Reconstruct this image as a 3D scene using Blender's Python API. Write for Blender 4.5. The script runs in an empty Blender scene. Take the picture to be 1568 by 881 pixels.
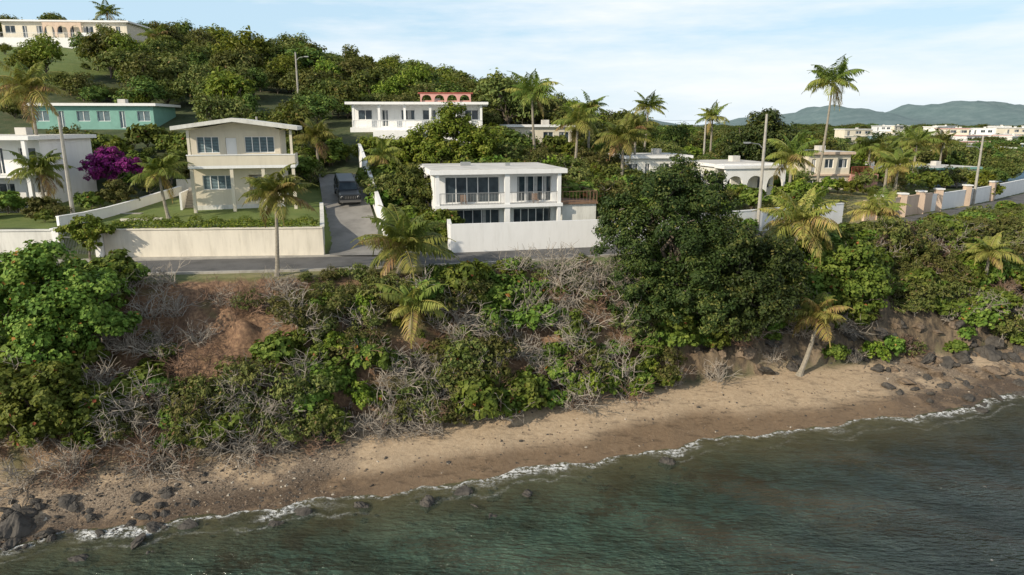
import bpy, bmesh, math, random
import numpy as np
from mathutils import Vector
rng=np.random.default_rng(7); random.seed(7)
sc=bpy.context.scene
sc.view_settings.view_transform='Standard'
try: sc.view_settings.look='None'
except: pass
sc.view_settings.exposure=0
R=math.radians
# ------------------------------------------------------------------ node helpers
def newmat(name):
    m=bpy.data.materials.new(name); m.use_nodes=True
    nt=m.node_tree; nt.nodes.clear()
    o=nt.nodes.new('ShaderNodeOutputMaterial'); p=nt.nodes.new('ShaderNodeBsdfPrincipled')
    nt.links.new(p.outputs[0],o.inputs[0]); return m,nt,p,o
def N(nt,t,**k):
    n=nt.nodes.new(t)
    for a,b in k.items(): setattr(n,a,b)
    return n
def noise(nt,scale,detail=4,rough=.6,vec=None,mapscale=None,rot=None,coord='Object'):
    n=N(nt,'ShaderNodeTexNoise'); n.inputs['Scale'].default_value=scale; n.inputs['Detail'].default_value=detail; n.inputs['Roughness'].default_value=rough
    if vec is None:
        tc=N(nt,'ShaderNodeTexCoord'); vec=tc.outputs[coord]
    if mapscale or rot:
        mp=N(nt,'ShaderNodeMapping')
        if mapscale: mp.inputs['Scale'].default_value=mapscale
        if rot: mp.inputs['Rotation'].default_value=rot
        nt.links.new(vec,mp.inputs[0]); vec=mp.outputs[0]
    nt.links.new(vec,n.inputs['Vector']); return n.outputs['Fac']
def ramp(nt,fac,stops):
    r=N(nt,'ShaderNodeValToRGB'); e=r.color_ramp.elements
    while len(e)<len(stops): e.new(.5)
    for i,(p,c) in enumerate(stops):
        e[i].position=p; e[i].color=(c[0],c[1],c[2],1) if not isinstance(c,(int,float)) else (c,c,c,1)
    nt.links.new(fac,r.inputs[0]); return r.outputs[0]
def mix(nt,f,a,b,mode='MIX'):
    m=N(nt,'ShaderNodeMix'); m.data_type='RGBA'; m.blend_type=mode
    for s,v in ((m.inputs[0],f),(m.inputs[6],a),(m.inputs[7],b)):
        if isinstance(v,(int,float)): s.default_value=v
        elif isinstance(v,tuple): s.default_value=(v[0],v[1],v[2],1)
        else: nt.links.new(v,s)
    return m.outputs[2]
def mth(nt,op,a,b=0,clamp=False,c=None):
    m=N(nt,'ShaderNodeMath',operation=op); m.use_clamp=clamp
    for s,v in ((m.inputs[0],a),(m.inputs[1],b),(m.inputs[2],c)):
        if v is None: continue
        if isinstance(v,(int,float)): s.default_value=v
        else: nt.links.new(v,s)
    return m.outputs[0]
def attr(nt,name):
    a=N(nt,'ShaderNodeAttribute'); a.attribute_name=name; return a.outputs['Fac']
def bump(nt,p,h,strength=.4,dist=.05):
    b=N(nt,'ShaderNodeBump'); b.inputs['Strength'].default_value=strength; b.inputs['Distance'].default_value=dist
    nt.links.new(h,b.inputs['Height']); nt.links.new(b.outputs[0],p.inputs['Normal'])
_m={}
def simple(name,c,rough=.8,var=.25,scale=2.0,bs=.2,metal=0,streak=0,fine=30):
    if name in _m: return _m[name]
    m,nt,p,o=newmat(name)
    f=noise(nt,scale,4,.65,mapscale=(1,1,.25) if streak else None)
    d=tuple(max(0,x*(1-var)) for x in c); l=tuple(min(1,x*(1+var*.3)) for x in c)
    col=ramp(nt,f,[(.3,d),(.55,c),(.8,l)])
    if streak:
        g=noise(nt,3.5,4,.7,mapscale=(1,1,.12)); col=mix(nt,ramp(nt,g,[(.52,0.),(.72,float(streak))]),col,(c[0]*.55,c[1]*.53,c[2]*.48))
    nt.links.new(col,p.inputs['Base Color']); p.inputs['Roughness'].default_value=rough; p.inputs['Metallic'].default_value=metal
    if bs: bump(nt,p,noise(nt,fine,3),bs,.02)
    _m[name]=m; return m
def leafmat(name,stops,transl=.25,rough=.6,huevar=.05):
    m,nt,p,o=newmat(name)
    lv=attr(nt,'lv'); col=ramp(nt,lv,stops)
    oi=N(nt,'ShaderNodeObjectInfo')
    hs=N(nt,'ShaderNodeHueSaturation')
    nt.links.new(col,hs.inputs['Color'])
    nt.links.new(mth(nt,'MULTIPLY_ADD',oi.outputs['Random'],huevar,c=.5-huevar*.7),hs.inputs['Hue'])
    nt.links.new(mth(nt,'MULTIPLY_ADD',oi.outputs['Random'],.7,c=.75),hs.inputs['Value'])
    nt.links.new(hs.outputs[0],p.inputs['Base Color']); p.inputs['Roughness'].default_value=rough; p.inputs['Specular IOR Level'].default_value=.2
    t=N(nt,'ShaderNodeBsdfTranslucent'); br=mix(nt,.6,hs.outputs[0],(.20,.22,.02)); nt.links.new(br,t.inputs[0])
    ms=N(nt,'ShaderNodeMixShader'); ms.inputs[0].default_value=transl
    nt.links.new(p.outputs[0],ms.inputs[1]); nt.links.new(t.outputs[0],ms.inputs[2]); nt.links.new(ms.outputs[0],o.inputs[0])
    return m
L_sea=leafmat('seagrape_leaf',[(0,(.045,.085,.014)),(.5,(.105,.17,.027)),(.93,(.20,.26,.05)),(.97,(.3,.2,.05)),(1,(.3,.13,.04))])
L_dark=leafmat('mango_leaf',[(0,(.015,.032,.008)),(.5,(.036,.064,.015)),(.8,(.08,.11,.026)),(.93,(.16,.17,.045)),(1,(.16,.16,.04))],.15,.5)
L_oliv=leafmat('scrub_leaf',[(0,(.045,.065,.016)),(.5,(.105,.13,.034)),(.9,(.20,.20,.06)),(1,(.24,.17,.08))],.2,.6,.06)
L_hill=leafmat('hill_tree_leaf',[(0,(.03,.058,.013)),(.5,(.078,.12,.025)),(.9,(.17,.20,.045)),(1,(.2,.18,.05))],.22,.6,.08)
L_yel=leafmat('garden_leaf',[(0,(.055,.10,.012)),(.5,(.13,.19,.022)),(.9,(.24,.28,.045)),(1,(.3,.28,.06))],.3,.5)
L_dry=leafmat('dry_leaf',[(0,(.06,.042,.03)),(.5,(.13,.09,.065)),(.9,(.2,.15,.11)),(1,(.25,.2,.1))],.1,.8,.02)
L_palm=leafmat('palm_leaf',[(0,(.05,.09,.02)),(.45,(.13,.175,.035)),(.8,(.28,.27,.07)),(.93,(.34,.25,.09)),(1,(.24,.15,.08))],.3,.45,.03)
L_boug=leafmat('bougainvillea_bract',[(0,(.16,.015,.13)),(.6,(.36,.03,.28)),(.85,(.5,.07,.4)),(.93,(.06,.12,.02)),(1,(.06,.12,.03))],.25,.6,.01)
M_bark=simple('bark',(.16,.13,.10),.9,.4,3,.6); M_palmbark=simple('palm_bark',(.28,.25,.2),.9,.35,6,.6)
M_twig=simple('dead_twig',(.34,.30,.25),.9,.4,1.5,0); M_twig2=simple('dead_twig_red',(.24,.15,.10),.9,.4,1.5,0)
M_white=simple('white_paint',(.80,.80,.79),.7,.06,1.2,.15,streak=.16)
M_whiteo=simple('aged_white_paint',(.70,.69,.64),.8,.22,1.0,.3,streak=.35)
M_cream=simple('cream_paint',(.68,.62,.50),.8,.10,.9,.15,streak=.2)
M_wallcream=simple('retaining_wall_paint',(.70,.65,.55),.85,.2,.9,.35,streak=.35)
M_peach=simple('peach_paint',(.60,.46,.35),.8,.15,1,.15,streak=.25)
M_pink=simple('pink_paint',(.56,.30,.26),.8,.15,1,.15)
M_red=simple('red_paint',(.36,.09,.07),.8,.2,1,.15)
M_teal=simple('teal_paint',(.20,.40,.34),.8,.15,1,.15)
M_blue=simple('blue_paint',(.30,.46,.58),.8,.15,1,.15)
M_roof=simple('roof_membrane',(.6,.58,.54),.85,.3,.5,.2)
M_conc=simple('concrete',(.38,.36,.32),.9,.35,1.5,.4)
M_wood=simple('deck_wood',(.22,.13,.08),.8,.3,3,.3)
M_metal=simple('galvanised',(.35,.36,.36),.5,.15,3,0,.5)
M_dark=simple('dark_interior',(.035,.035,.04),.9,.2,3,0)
M_jal=simple('louvre_glass',(.20,.28,.31),.25,.3,3,0)
M_curt=simple('curtain',(.35,.36,.36),.9,.3,4,0)
M_rub=simple('tyre_rubber',(.02,.02,.02),.85,.1,5,0)
M_rock=simple('dark_rock',(.075,.067,.058),.85,.6,2.2,1.0,fine=9)
M_rockb=simple('brown_rock',(.18,.135,.095),.9,.55,1.8,1.0,fine=8)
def glass():
    m,nt,p,o=newmat('window_glass'); f=noise(nt,.8,3)
    nt.links.new(ramp(nt,f,[(.35,(.012,.02,.028)),(.7,(.06,.085,.10))]),p.inputs['Base Color']); p.inputs['Roughness'].default_value=.06; return m
M_glass=glass()
# ------------------------------------------------------------------ mesh helpers
def mkmesh(name,V,Q,mats,mi=None,lv=None,smooth=False):
    V=np.asarray(V,dtype=np.float32).reshape(-1,3); Q=np.asarray(Q,dtype=np.int32).reshape(-1,4)
    me=bpy.data.meshes.new(name); me.vertices.add(len(V)); me.vertices.foreach_set('co',V.ravel())
    me.loops.add(Q.size); me.loops.foreach_set('vertex_index',Q.ravel())
    me.polygons.add(len(Q)); me.polygons.foreach_set('loop_start',np.arange(0,Q.size,4,dtype=np.int32))
    for m in mats: me.materials.append(m)
    if mi is not None: me.polygons.foreach_set('material_index',np.asarray(mi,dtype=np.int32))
    me.update(calc_edges=True)
    if lv is not None:
        a=me.attributes.new('lv','FLOAT','FACE'); a.data.foreach_set('value',np.asarray(lv,dtype=np.float32))
    me.polygons.foreach_set('use_smooth',np.full(len(Q),bool(smooth)))
    me.validate(); me.update(); return me
def link(name,me,loc=(0,0,0),rot=(0,0,0),s=1,parent=None):
    o=bpy.data.objects.new(name,me); o.location=loc; o.rotation_euler=rot
    o.scale=(s,s,s) if isinstance(s,(int,float)) else s
    if parent: o.parent=parent
    sc.collection.objects.link(o); return o
def empty(name,loc=(0,0,0),rz=0):
    o=bpy.data.objects.new(name,None); o.location=loc; o.rotation_euler=(0,0,rz); o.empty_display_size=.5; sc.collection.objects.link(o); return o
class Acc:
    def __init__(s): s.V=[];s.Q=[];s.mi=[];s.lv=[];s.n=0
    def add(s,V,Q,mi=0,lv=None):
        V=np.asarray(V,float).reshape(-1,3);Q=np.asarray(Q,int).reshape(-1,4)
        s.V.append(V);s.Q.append(Q+s.n);s.n+=len(V);s.mi.append(np.full(len(Q),mi)); s.lv.append(np.full(len(Q),.5) if lv is None else np.asarray(lv,float)*np.ones(len(Q)))
    def mesh(s,name,mats,smooth=False):
        return mkmesh(name,np.vstack(s.V),np.vstack(s.Q),mats,np.concatenate(s.mi),np.concatenate(s.lv),smooth)
def tube(acc,P,Rr,k=6,mi=0,lv=.5):
    P=np.asarray(P,float); n=len(P); Rr=np.ones(n)*Rr
    T=np.gradient(P,axis=0); T/=np.linalg.norm(T,axis=1)[:,None]+1e-9
    ref=np.array([0,0,1.]) if abs(T[0][2])<.8 else np.array([1.,0,0])
    A=np.cross(T,ref);A/=np.linalg.norm(A,axis=1)[:,None]+1e-9;B=np.cross(T,A)
    an=np.arange(k)*2*math.pi/k
    V=P[:,None,:]+Rr[:,None,None]*(np.cos(an)[None,:,None]*A[:,None,:]+np.sin(an)[None,:,None]*B[:,None,:])
    Q=[]
    for i in range(n-1):
        for j in range(k): Q.append((i*k+j,i*k+(j+1)%k,(i+1)*k+(j+1)%k,(i+1)*k+j))
    acc.add(V.reshape(-1,3),Q,mi,lv)
def unit(v): return v/(np.linalg.norm(v,axis=-1,keepdims=True)+1e-9)
def leaves(acc,C,Nn,S,asp=.6,mi=0,lv=None):
    n=len(C); Nn=unit(Nn); r=rng.normal(size=(n,3)); T=unit(np.cross(Nn,r)); B=np.cross(Nn,T); S=np.asarray(S).reshape(-1,1)*np.ones((n,1))
    V=np.stack([C-T*S,C+B*S*asp+Nn*S*.2,C+T*S,C-B*S*asp+Nn*S*.2],1).reshape(-1,3)
    Q=np.arange(n*4).reshape(-1,4)
    if lv is None: lv=rng.random(n)
    acc.add(V,Q,mi,lv)
def crown(acc,blobs,n,ls,mi=0,asp=.6,clump=.34,up=.6,flat=.85):
    tot=sum(b[3]**2 for b in blobs)
    for b in blobs:
        c=np.array(b[:3]);r=b[3];nb=int(n*r*r/tot); nc=max(8,int(26*min(1.6,r)))
        d=unit(rng.normal(size=(nc,3))); d[:,2]=np.where(d[:,2]<-.45,-d[:,2],d[:,2])
        rad=r*(.58+.5*rng.random(nc))
        cc=c+d*rad[:,None]*np.array([1,1,flat]); cr=r*clump*(.6+.8*rng.random(nc)); cl=rng.random(nc)
        k=rng.integers(0,nc,nb); q=unit(rng.normal(size=(nb,3)))*(rng.random(nb)**.45)[:,None]
        P=cc[k]+q*cr[k][:,None]*np.array([1,1,.75])
        inn=rng.random(nb)<.14; P[inn]=c+(P[inn]-c)*rng.random(inn.sum())[:,None]
        Nn=q*.9+unit(P-c)*.6+np.array([0,0,up])+rng.normal(size=(nb,3))*.45
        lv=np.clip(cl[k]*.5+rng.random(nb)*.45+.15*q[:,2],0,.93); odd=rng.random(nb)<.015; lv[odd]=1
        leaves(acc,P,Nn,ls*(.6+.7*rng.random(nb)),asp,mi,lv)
def limb(acc,a,b,r0,r1,mi,k=6,wob=.15):
    a=np.array(a,float);b=np.array(b,float);n=6;t=np.linspace(0,1,n)[:,None]
    P=a+(b-a)*t; P[1:-1]+=rng.normal(size=(n-2,3))*wob*np.linalg.norm(b-a)*.3; tube(acc,P,np.linspace(r0,r1,n),k,mi)
def treemesh(name,blobs,n,ls,mat,base=(0,0,0),tr=.2,asp=.6,clump=.34,fork=.35,bark=None):
    a=Acc(); crown(a,blobs,n,ls,0,asp,clump)
    c=np.mean([b[:3] for b in blobs],axis=0); base=np.array(base,float); f=base+(c-base)*fork
    limb(a,base-np.array([0,0,.3]),f,tr,tr*.75,1,8,.1)
    for b in blobs: limb(a,f,b[:3],tr*.55,tr*.15,1,5); 
    for b in blobs:
        for j in range(3): limb(a,b[:3],np.array(b[:3])+unit(rng.normal(size=3)+np.array([0,0,.4]))*b[3]*.95,tr*.25,tr*.07,1,4)
    return a.mesh(name,[mat,bark or M_bark])
def rblobs(n,R0,H,r):
    out=[]
    for i in range(n):
        an=i*2*math.pi/n*1.6+rng.random(); q=R0*(.25+.75*rng.random()) if i else 0
        out.append((q*math.cos(an),q*math.sin(an),H*(.55+.45*rng.random())+(0 if i else .15*H),r*(.7+.5*rng.random())))
    return out
def twigmesh(name,n,L,mat,spread=1.0,r=.024):
    a=Acc()
    for i in range(n):
        d=unit(np.array([rng.normal()*spread,rng.normal()*spread,.5+rng.random()])); p=np.array([rng.normal()*.35*L*.5,rng.normal()*.35*L*.5,-.1]); l=L*(.5+.6*rng.random())
        pts=[p]
        for s in range(5): d=unit(d+rng.normal(size=3)*.28); p=p+d*l/5; pts.append(p)
        tube(a,pts,np.linspace(r,r*.45,6),3)
        for j in range(5):
            st=pts[rng.integers(1,5)]; dd=unit(d+rng.normal(size=3)*.7); q=[st]
            for s in range(3): dd=unit(dd+rng.normal(size=3)*.35); q.append(q[-1]+dd*l*.15)
            tube(a,q,np.linspace(r*.65,r*.3,4),3)
    return a.mesh(name,[mat])
def palm(name,x,y,zc,FL,zb=None,lean=(0,0),nf=20,yellow=.3,tr=.16,coco=True):
    if zb is None: zb=float(H(x-lean[0],y-lean[1]))
    a=Acc(); h=zc-zb; n=14; t=np.linspace(0,1,n)
    P=np.stack([-lean[0]*(1-t)**1.7,-lean[1]*(1-t)**1.7,-h+h*t-.15*(1-t)],1)
    rr=tr*(1.0-.45*t); rr[0]*=1.6; rr[1]*=1.15
    m=n*4; tt=np.linspace(0,1,m); PP=np.stack([np.interp(tt,t,P[:,i]) for i in range(3)],1); RR=np.interp(tt,t,rr)*(1+.07*(np.arange(m)%2)); tube(a,PP,RR,8,1)
    for i in range(nf):
        ph=i*2.39996+rng.random()*.5; u=i/nf; e=R(80-95*u+rng.normal()*9); L=FL*(.75+.4*rng.random())*(.85 if u<.15 else 1); dr=R(55+50*rng.random()); dead=rng.random()<.05+.3*(u>.86)
        if dead: e-=R(35)
        ns=12; pts=[np.zeros(3)]; side=np.array([-math.sin(ph),math.cos(ph),0.]); hor=np.array([math.cos(ph),math.sin(ph),0.])
        D=[]
        for s in range(ns):
            es=max(e-dr*(s/ns)**1.3,R(-88)); d=hor*math.cos(es)+np.array([0,0,1.])*math.sin(es); D.append(d); pts.append(pts[-1]+d*L/ns)
        pts=np.array(pts); lvf=.97 if dead else np.clip(yellow+.35*u+rng.normal()*.12,0,.9)
        tube(a,pts,np.linspace(.04,.012,ns+1),4,0,min(.85,lvf+.2))
        K=34; ss=np.linspace(.1,.99,K); idx=ss*ns; C=np.stack([np.interp(idx,np.arange(ns+1),pts[:,j]) for j in range(3)],1); DD=np.array([D[min(ns-1,int(v))] for v in idx])
        ll=L*.30*np.sin(np.clip(ss*1.05+.12,0,1)*math.pi)**.6*(1-.3*ss)+.08
        for sg in (-1,1):
            dirv=unit(side*sg*1.0+DD*.55+np.array([0,0,-.35])+rng.normal(size=(K,3))*.12)
            w=.045+.02*FL/3; mid=C+dirv*ll[:,None]*.5+np.array([0,0,.03]); tip=C+dirv*ll[:,None]*.95+np.array([0,0,-1.])*(ll[:,None]*.35)
            V=np.stack([C,mid+DD*w,tip,mid-DD*w],1).reshape(-1,3)
            a.add(V,np.arange(K*4).reshape(-1,4),0,np.clip(lvf+rng.normal(size=K)*.06,0,1))
    if coco:
        for i in range(7):
            an=i*.9; c=np.array([.22*math.cos(an),.22*math.sin(an),-.22-.05*(i%3)])
            tube(a,[c+np.array([0,0,z]) for z in (-.13,-.08,0,.08,.13)],[.02,.09,.12,.09,.02],6,0,.6)
    return link(name,a.mesh(name,[L_palm,M_palmbark]),(x,y,zc))
# ------------------------------------------------------------------ terrain
def curve(xs,ys,w=5):
    xs=np.array(xs,float);ys=np.array(ys,float); off=np.linspace(-w,w,9)
    return lambda x: np.mean([np.interp(np.asarray(x,float)+o,xs,ys)+0*(np.asarray(x,float)) for o in off],axis=0)
YW0=curve([-400,-120,-60,-35,-23.5,-17.2,-12.6,-7.6,0,8.4,17.3,26.7,36.9,50,62,90,140,400,1500,6000],[-200,-30,14,24.5,28.3,30.8,31.5,32.9,35.3,38.1,40.9,43.0,47.0,50,55,72,110,330,1250,5000],2)
def YW(x): x=np.asarray(x,float); return YW0(x)+.25*np.sin(x*.55+1)+.2*np.sin(x*1.13)+.14*np.sin(x*2.3+.6)+.08*np.sin(x*4.9)
YB=curve([-400,-120,-60,-30,-19,-14.3,-8.9,0,9.9,19.9,31.4,40,62,90,140,400,1500,6000],[-190,-20,26,32,34.8,36.4,39,41.5,45.5,48.4,52.2,54,61.5,80,120,340,1260,5010],2)
YT=curve([-400,-120,-60,-23,0,20,30,41,62,90,140,400,1500,6000],[-170,-2,35,44,48.5,54,58,62,72,92,134,352,1275,5025],3)
YC=curve([-400,-120,-60,-29.3,-13.5,0,20,24,41,62,90,140,400,1500,6000],[-150,20,44,48.2,50,53,60,62.5,71,87,112,160,390,1320,5060],4)
def HW(x): return 2.5*np.sqrt(1+((YC(np.asarray(x,float)+.5)-YC(np.asarray(x,float)-.5)))**2)
LAT=rng.random((256,256))
def vn(x,y,s):
    x=np.asarray(x,float)*s+1000;y=np.asarray(y,float)*s+1000; i=np.floor(x).astype(int);j=np.floor(y).astype(int);u=x-i;v=y-j;u=u*u*(3-2*u);v=v*v*(3-2*v)
    g=lambda a,b:LAT[a%256,b%256]
    return (g(i,j)*(1-u)+g(i+1,j)*u)*(1-v)+(g(i,j+1)*(1-u)+g(i+1,j+1)*u)*v
TX=np.array([-150,-95,-60,-40,-27,-18,-9,0,15,30,60,120,300.])
TY=np.array([56,72,95,125,160,220,400.])
TZ=np.array([[12,12,11.5,11.4,11.3,11.2,9.7,9.7,9.6,9.5,9.2,9,9],
[16,15,13.5,12.8,12.5,12.6,12,11,10.6,10.2,9.2,9,9],
[24,22,19,18.5,18.5,18.5,17.5,15.5,13,11.5,10,9,9],
[32,30,26,24,23,22.5,21,19.5,16,13,10,9,9],
[38,36,31,28.5,26.5,25,23,21.5,17,14,10,9,9],
[42,39,35,32,30,28,25,22,16,12,9,8,8],
[30,28,22,20,18,16,14,13,11,9,8,8,8]])
def table(x,y):
    x=np.clip(x,-150,300);y=np.clip(y,56,400)
    i=np.clip(np.searchsorted(TX,x,side='right')-1,0,len(TX)-2);j=np.clip(np.searchsorted(TY,y,side='right')-1,0,len(TY)-2)
    u=(x-TX[i])/(TX[i+1]-TX[i]);v=(y-TY[j])/(TY[j+1]-TY[j])
    return (TZ[j,i]*(1-u)+TZ[j,i+1]*u)*(1-v)+(TZ[j+1,i]*(1-u)+TZ[j+1,i+1]*u)*v
def ss(t): t=np.clip(t,0,1); return t*t*(3-2*t)
def wl(x): return 51.7+(np.asarray(x,float)+31)*.067
def xd(y): return -12.3-(y-54)*.30
def zd(y): return 9.02+np.clip(y-53.5,0,25)*.235
def H(x,y):
    x=np.asarray(x,float);y=np.asarray(y,float); yw,yb,yt,yc,hw=YW(x),YB(x),YT(x),YC(x),HW(x)
    sea=-np.minimum(4,(yw-y)*.10)
    tb=np.clip((y-yw)/(yb-yw),0,1); beach=1.3*tb**1.15+.12*(vn(x,y,.5)-.5)*tb
    tl=np.clip((y-yb)/(yt-yb),0,1); bl=1.3+7.6*(tl**.85)+np.sin(math.pi*tl)*(2.4*(vn(x,y,.28)-.5)+1.2*(vn(x,y,.9)-.5)+.5*(vn(x,y,2.2)-.5))
    clf=ss((x-11)/3)*np.clip((.42-tl)/.3,0,1)*ss(tl/.06); bl=bl+clf*(.8+1.3*(vn(x,y,1.1)-.5)+.8*(vn(x,y*.4,2.6)-.5))
    r0=yc-hw-.4;r1=yc+hw+.4
    top=8.9+.1*ss((y-yt)/np.maximum(r0-yt,.3))
    land=table(x,y); d=y-r1; w=ss(d/3.5)
    ret=((x>-30.9)&(x<-14.9))|((x<-34.6)&(x>-60)); w=np.where(ret,ss((y-wl(x)-.12)/.36),w)
    z=9+(land-9)*w
    far=y>400; z=np.where(far,8,z)
    for (cx,cy,sx,sy,h) in ((1120,2500,150,350,60),(1290,2600,110,300,30),(1640,2600,170,400,66),(1480,2700,120,300,34),(920,2700,170,300,26),(250,1600,110,160,30),(2300,2800,400,500,80),(1880,2800,200,400,50),(-600,2500,700,500,40),(60,1900,250,200,22)):
        z=z+h*np.exp(-((x-cx)/sx)**2-((y-cy)/sy)**2)*(y>300)*(1+.4*(vn(x,y,.008)-.5)+.25*(vn(x,y,.025)-.5))
    dm=np.clip((2.3-np.abs(x-xd(y)))/.4,0,1)*(y>r1)*(y<74)*ss((75-y)/2); z=z*(1-dm)+(zd(y)-.05)*dm
    z=np.where(y<yw,sea,np.where(y<yb,beach,np.where(y<yt,bl,np.where(y<r0,top,np.where(y<r1,9.0,z)))))
    return z
def axis(segs):
    out=[]
    for a,b,st in segs: out+=list(np.arange(a,b,st))
    out.append(segs[-1][1]); return np.array(out)
xs=axis([(-4500,-400,200),(-400,-120,20),(-120,-60,2),(-60,70,.33),(70,150,1.5),(150,400,10),(400,3000,25),(3000,4500,100)])
ys=axis([(-300,10,15),(10,26,1),(26,76,.3),(76,130,.9),(130,240,3),(240,500,15),(500,5600,50)])
X,Y=np.meshgrid(xs,ys); Z=H(X,Y)
nx,ny=len(xs),len(ys); idx=np.arange(nx*ny).reshape(ny,nx)
Q=np.stack([idx[:-1,:-1],idx[:-1,1:],idx[1:,1:],idx[1:,:-1]],-1).reshape(-1,4)
me=mkmesh('ground',np.stack([X,Y,Z],-1).reshape(-1,3),Q,[],smooth=True)
def fattr(me,n,v):
    a=me.attributes.new(n,'FLOAT','POINT'); a.data.foreach_set('value',np.asarray(v,dtype=np.float32).ravel())
yw,yb,yt,yc,hw=YW(X),YB(X),YT(X),YC(X),HW(X)
sand=ss((yb+.5-Y)/1.4+.8*(vn(X,Y,.7)-.5))
wet=ss((yw+.5*(yb-yw)+1.4*(vn(X,Y,.25)-.5)-Y)/1.8)
lawn=((X>-31)&(X<-14.5)&(Y>wl(X))&(Y<73))|((X<=-31)&(X>-60)&(Y>52)&(Y<66))
lawn=lawn.astype(float); lawn=np.maximum(lawn,np.clip((1-np.abs(X-5.5)/3.4)*2,0,1)*(Y>yb+.72*(yt-yb))*(Y<yc-hw-.5))
lawn=np.maximum(lawn,1.*((X>-124)&(X<-70)&(Y>98)&(Y<152)))
lawn=np.maximum(lawn,.5*((Y>yt)&(Y<yc)))
dry=((X>12)&(X<60)&(Y>yc+hw)&(Y<yc+hw+14)).astype(float)
dry=np.maximum(dry,.75*((Y>yc-hw-1.5)&(Y<yc)&(X<0)))
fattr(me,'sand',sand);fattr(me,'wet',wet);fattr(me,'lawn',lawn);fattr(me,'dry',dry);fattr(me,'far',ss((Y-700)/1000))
fattr(me,'soil',((Y>yb)&(Y<yt+.6)).astype(float)); fattr(me,'gravel',np.clip(ss((-5-X)/6)*sand,0,1)+np.clip(ss((X-25)/4)*sand,0,1))
fattr(me,'bare',ss((X+26)/2)*ss((-13.5-X)/2)); fattr(me,'rocky',ss((X-11)/3)*((Y>yb-.2)&(Y<yb+.5*(yt-yb))))
m,nt,p,o=newmat('ground_mat')
n1=noise(nt,.5,5,.65);n2=noise(nt,4,4,.7);n3=noise(nt,25,2,.7); nbig=noise(nt,.02,7,.75)
under=ramp(nt,n1,[(.3,(.03,.045,.014)),(.5,(.055,.075,.024)),(.7,(.10,.095,.045))])
soil0=ramp(nt,n2,[(.25,(.075,.046,.03)),(.45,(.17,.10,.06)),(.6,(.27,.165,.095)),(.8,(.34,.25,.16))])
soil=mix(nt,ramp(nt,n1,[(.48,0.),(.62,.7)]),soil0,(.07,.09,.03)); soil=mix(nt,attr(nt,'bare'),soil,mix(nt,ramp(nt,n1,[(.56,0.),(.68,.6)]),soil0,(.10,.10,.04)))
soil=mix(nt,attr(nt,'rocky'),soil,ramp(nt,noise(nt,1.6,5,.75,mapscale=(1.5,1,.6)),[(.34,(.03,.025,.02)),(.48,(.10,.075,.05)),(.62,(.19,.14,.085)),(.75,(.28,.23,.16))]))
c=mix(nt,attr(nt,'soil'),under,soil)
lw=ramp(nt,mix(nt,.5,n1,n3),[(.3,(.065,.11,.018)),(.5,(.12,.165,.032)),(.7,(.20,.205,.06))])
c=mix(nt,attr(nt,'lawn'),c,lw)
c=mix(nt,attr(nt,'dry'),c,ramp(nt,n1,[(.35,(.10,.13,.035)),(.6,(.27,.23,.11))]))
sd=ramp(nt,n2,[(.25,(.35,.26,.17)),(.5,(.45,.34,.225)),(.8,(.54,.43,.30))])
n4=noise(nt,1.1,5,.75,mapscale=(.6,1.6,1),rot=(0,0,-.35))
sd=mix(nt,ramp(nt,n4,[(.53,0.),(.64,.75)]),sd,(.20,.15,.10))
gr=ramp(nt,noise(nt,11,4,.85),[(.36,(.035,.033,.028)),(.5,(.20,.15,.105)),(.66,(.42,.35,.27))])
gf=mth(nt,'MULTIPLY',attr(nt,'gravel'),ramp(nt,noise(nt,.45,5,.7),[(.42,0.),(.52,.92)]))
sd=mix(nt,gf,sd,gr)
# dark weed patches scattered on the sand
sd=mix(nt,ramp(nt,noise(nt,.8,6,.85,mapscale=(.7,1.5,1),rot=(0,0,-.35)),[(.60,0.),(.66,.8)]),sd,(.065,.06,.04))
wetc=mix(nt,1.0,sd,(.48,.44,.41),'MULTIPLY')
sd=mix(nt,attr(nt,'wet'),sd,wetc)
c=mix(nt,attr(nt,'sand'),c,sd)
hazec=ramp(nt,nbig,[(.3,(.085,.14,.145)),(.5,(.12,.18,.185)),(.7,(.17,.23,.23))])  # bluish distance haze painted into the base colour of the far hills
c=mix(nt,attr(nt,'far'),c,hazec)
nt.links.new(c,p.inputs['Base Color'])
nt.links.new(mth(nt,'MULTIPLY_ADD',attr(nt,'wet'),-.45,c=.92),p.inputs['Roughness'])
bump(nt,p,mix(nt,.4,n2,n3),.7,.12)
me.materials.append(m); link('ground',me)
# ------------------------------------------------------------------ water
xs2=axis([(-4500,-200,200),(-200,-60,10),(-60,80,.4),(80,200,6),(200,4500,120)]); ys2=axis([(-400,0,20),(0,15,1),(15,62,.3),(62,200,4),(200,5200,120)])
X2,Y2=np.meshgrid(xs2,ys2); i2=np.arange(len(xs2)*len(ys2)).reshape(len(ys2),len(xs2))
Q2=np.stack([i2[:-1,:-1],i2[:-1,1:],i2[1:,1:],i2[1:,:-1]],-1).reshape(-1,4)
D2=YW(X2)-Y2; keep=(np.maximum.reduce([D2[:-1,:-1],D2[1:,1:],D2[:-1,1:],D2[1:,:-1]])>-1.5).ravel()
Zw=.05*np.sin(X2*.5+Y2*.9+2*vn(X2,Y2,.2))*np.clip(D2/4,0,1)
wm=mkmesh('sea_water',np.stack([X2,Y2,Zw],-1).reshape(-1,3),Q2[keep],[],smooth=True)
fattr(wm,'d',D2); fattr(wm,'open',ss((X2+D2*.4-6)/22))
m,nt,p,o=newmat('sea_water_mat')
d=attr(nt,'d'); big=noise(nt,.14,5,.7,mapscale=(1,1.6,1)); mid=noise(nt,.42,6,.8)
dn=mth(nt,'ADD',d,mth(nt,'MULTIPLY',mth(nt,'SUBTRACT',mid,.5),2.5))
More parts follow.
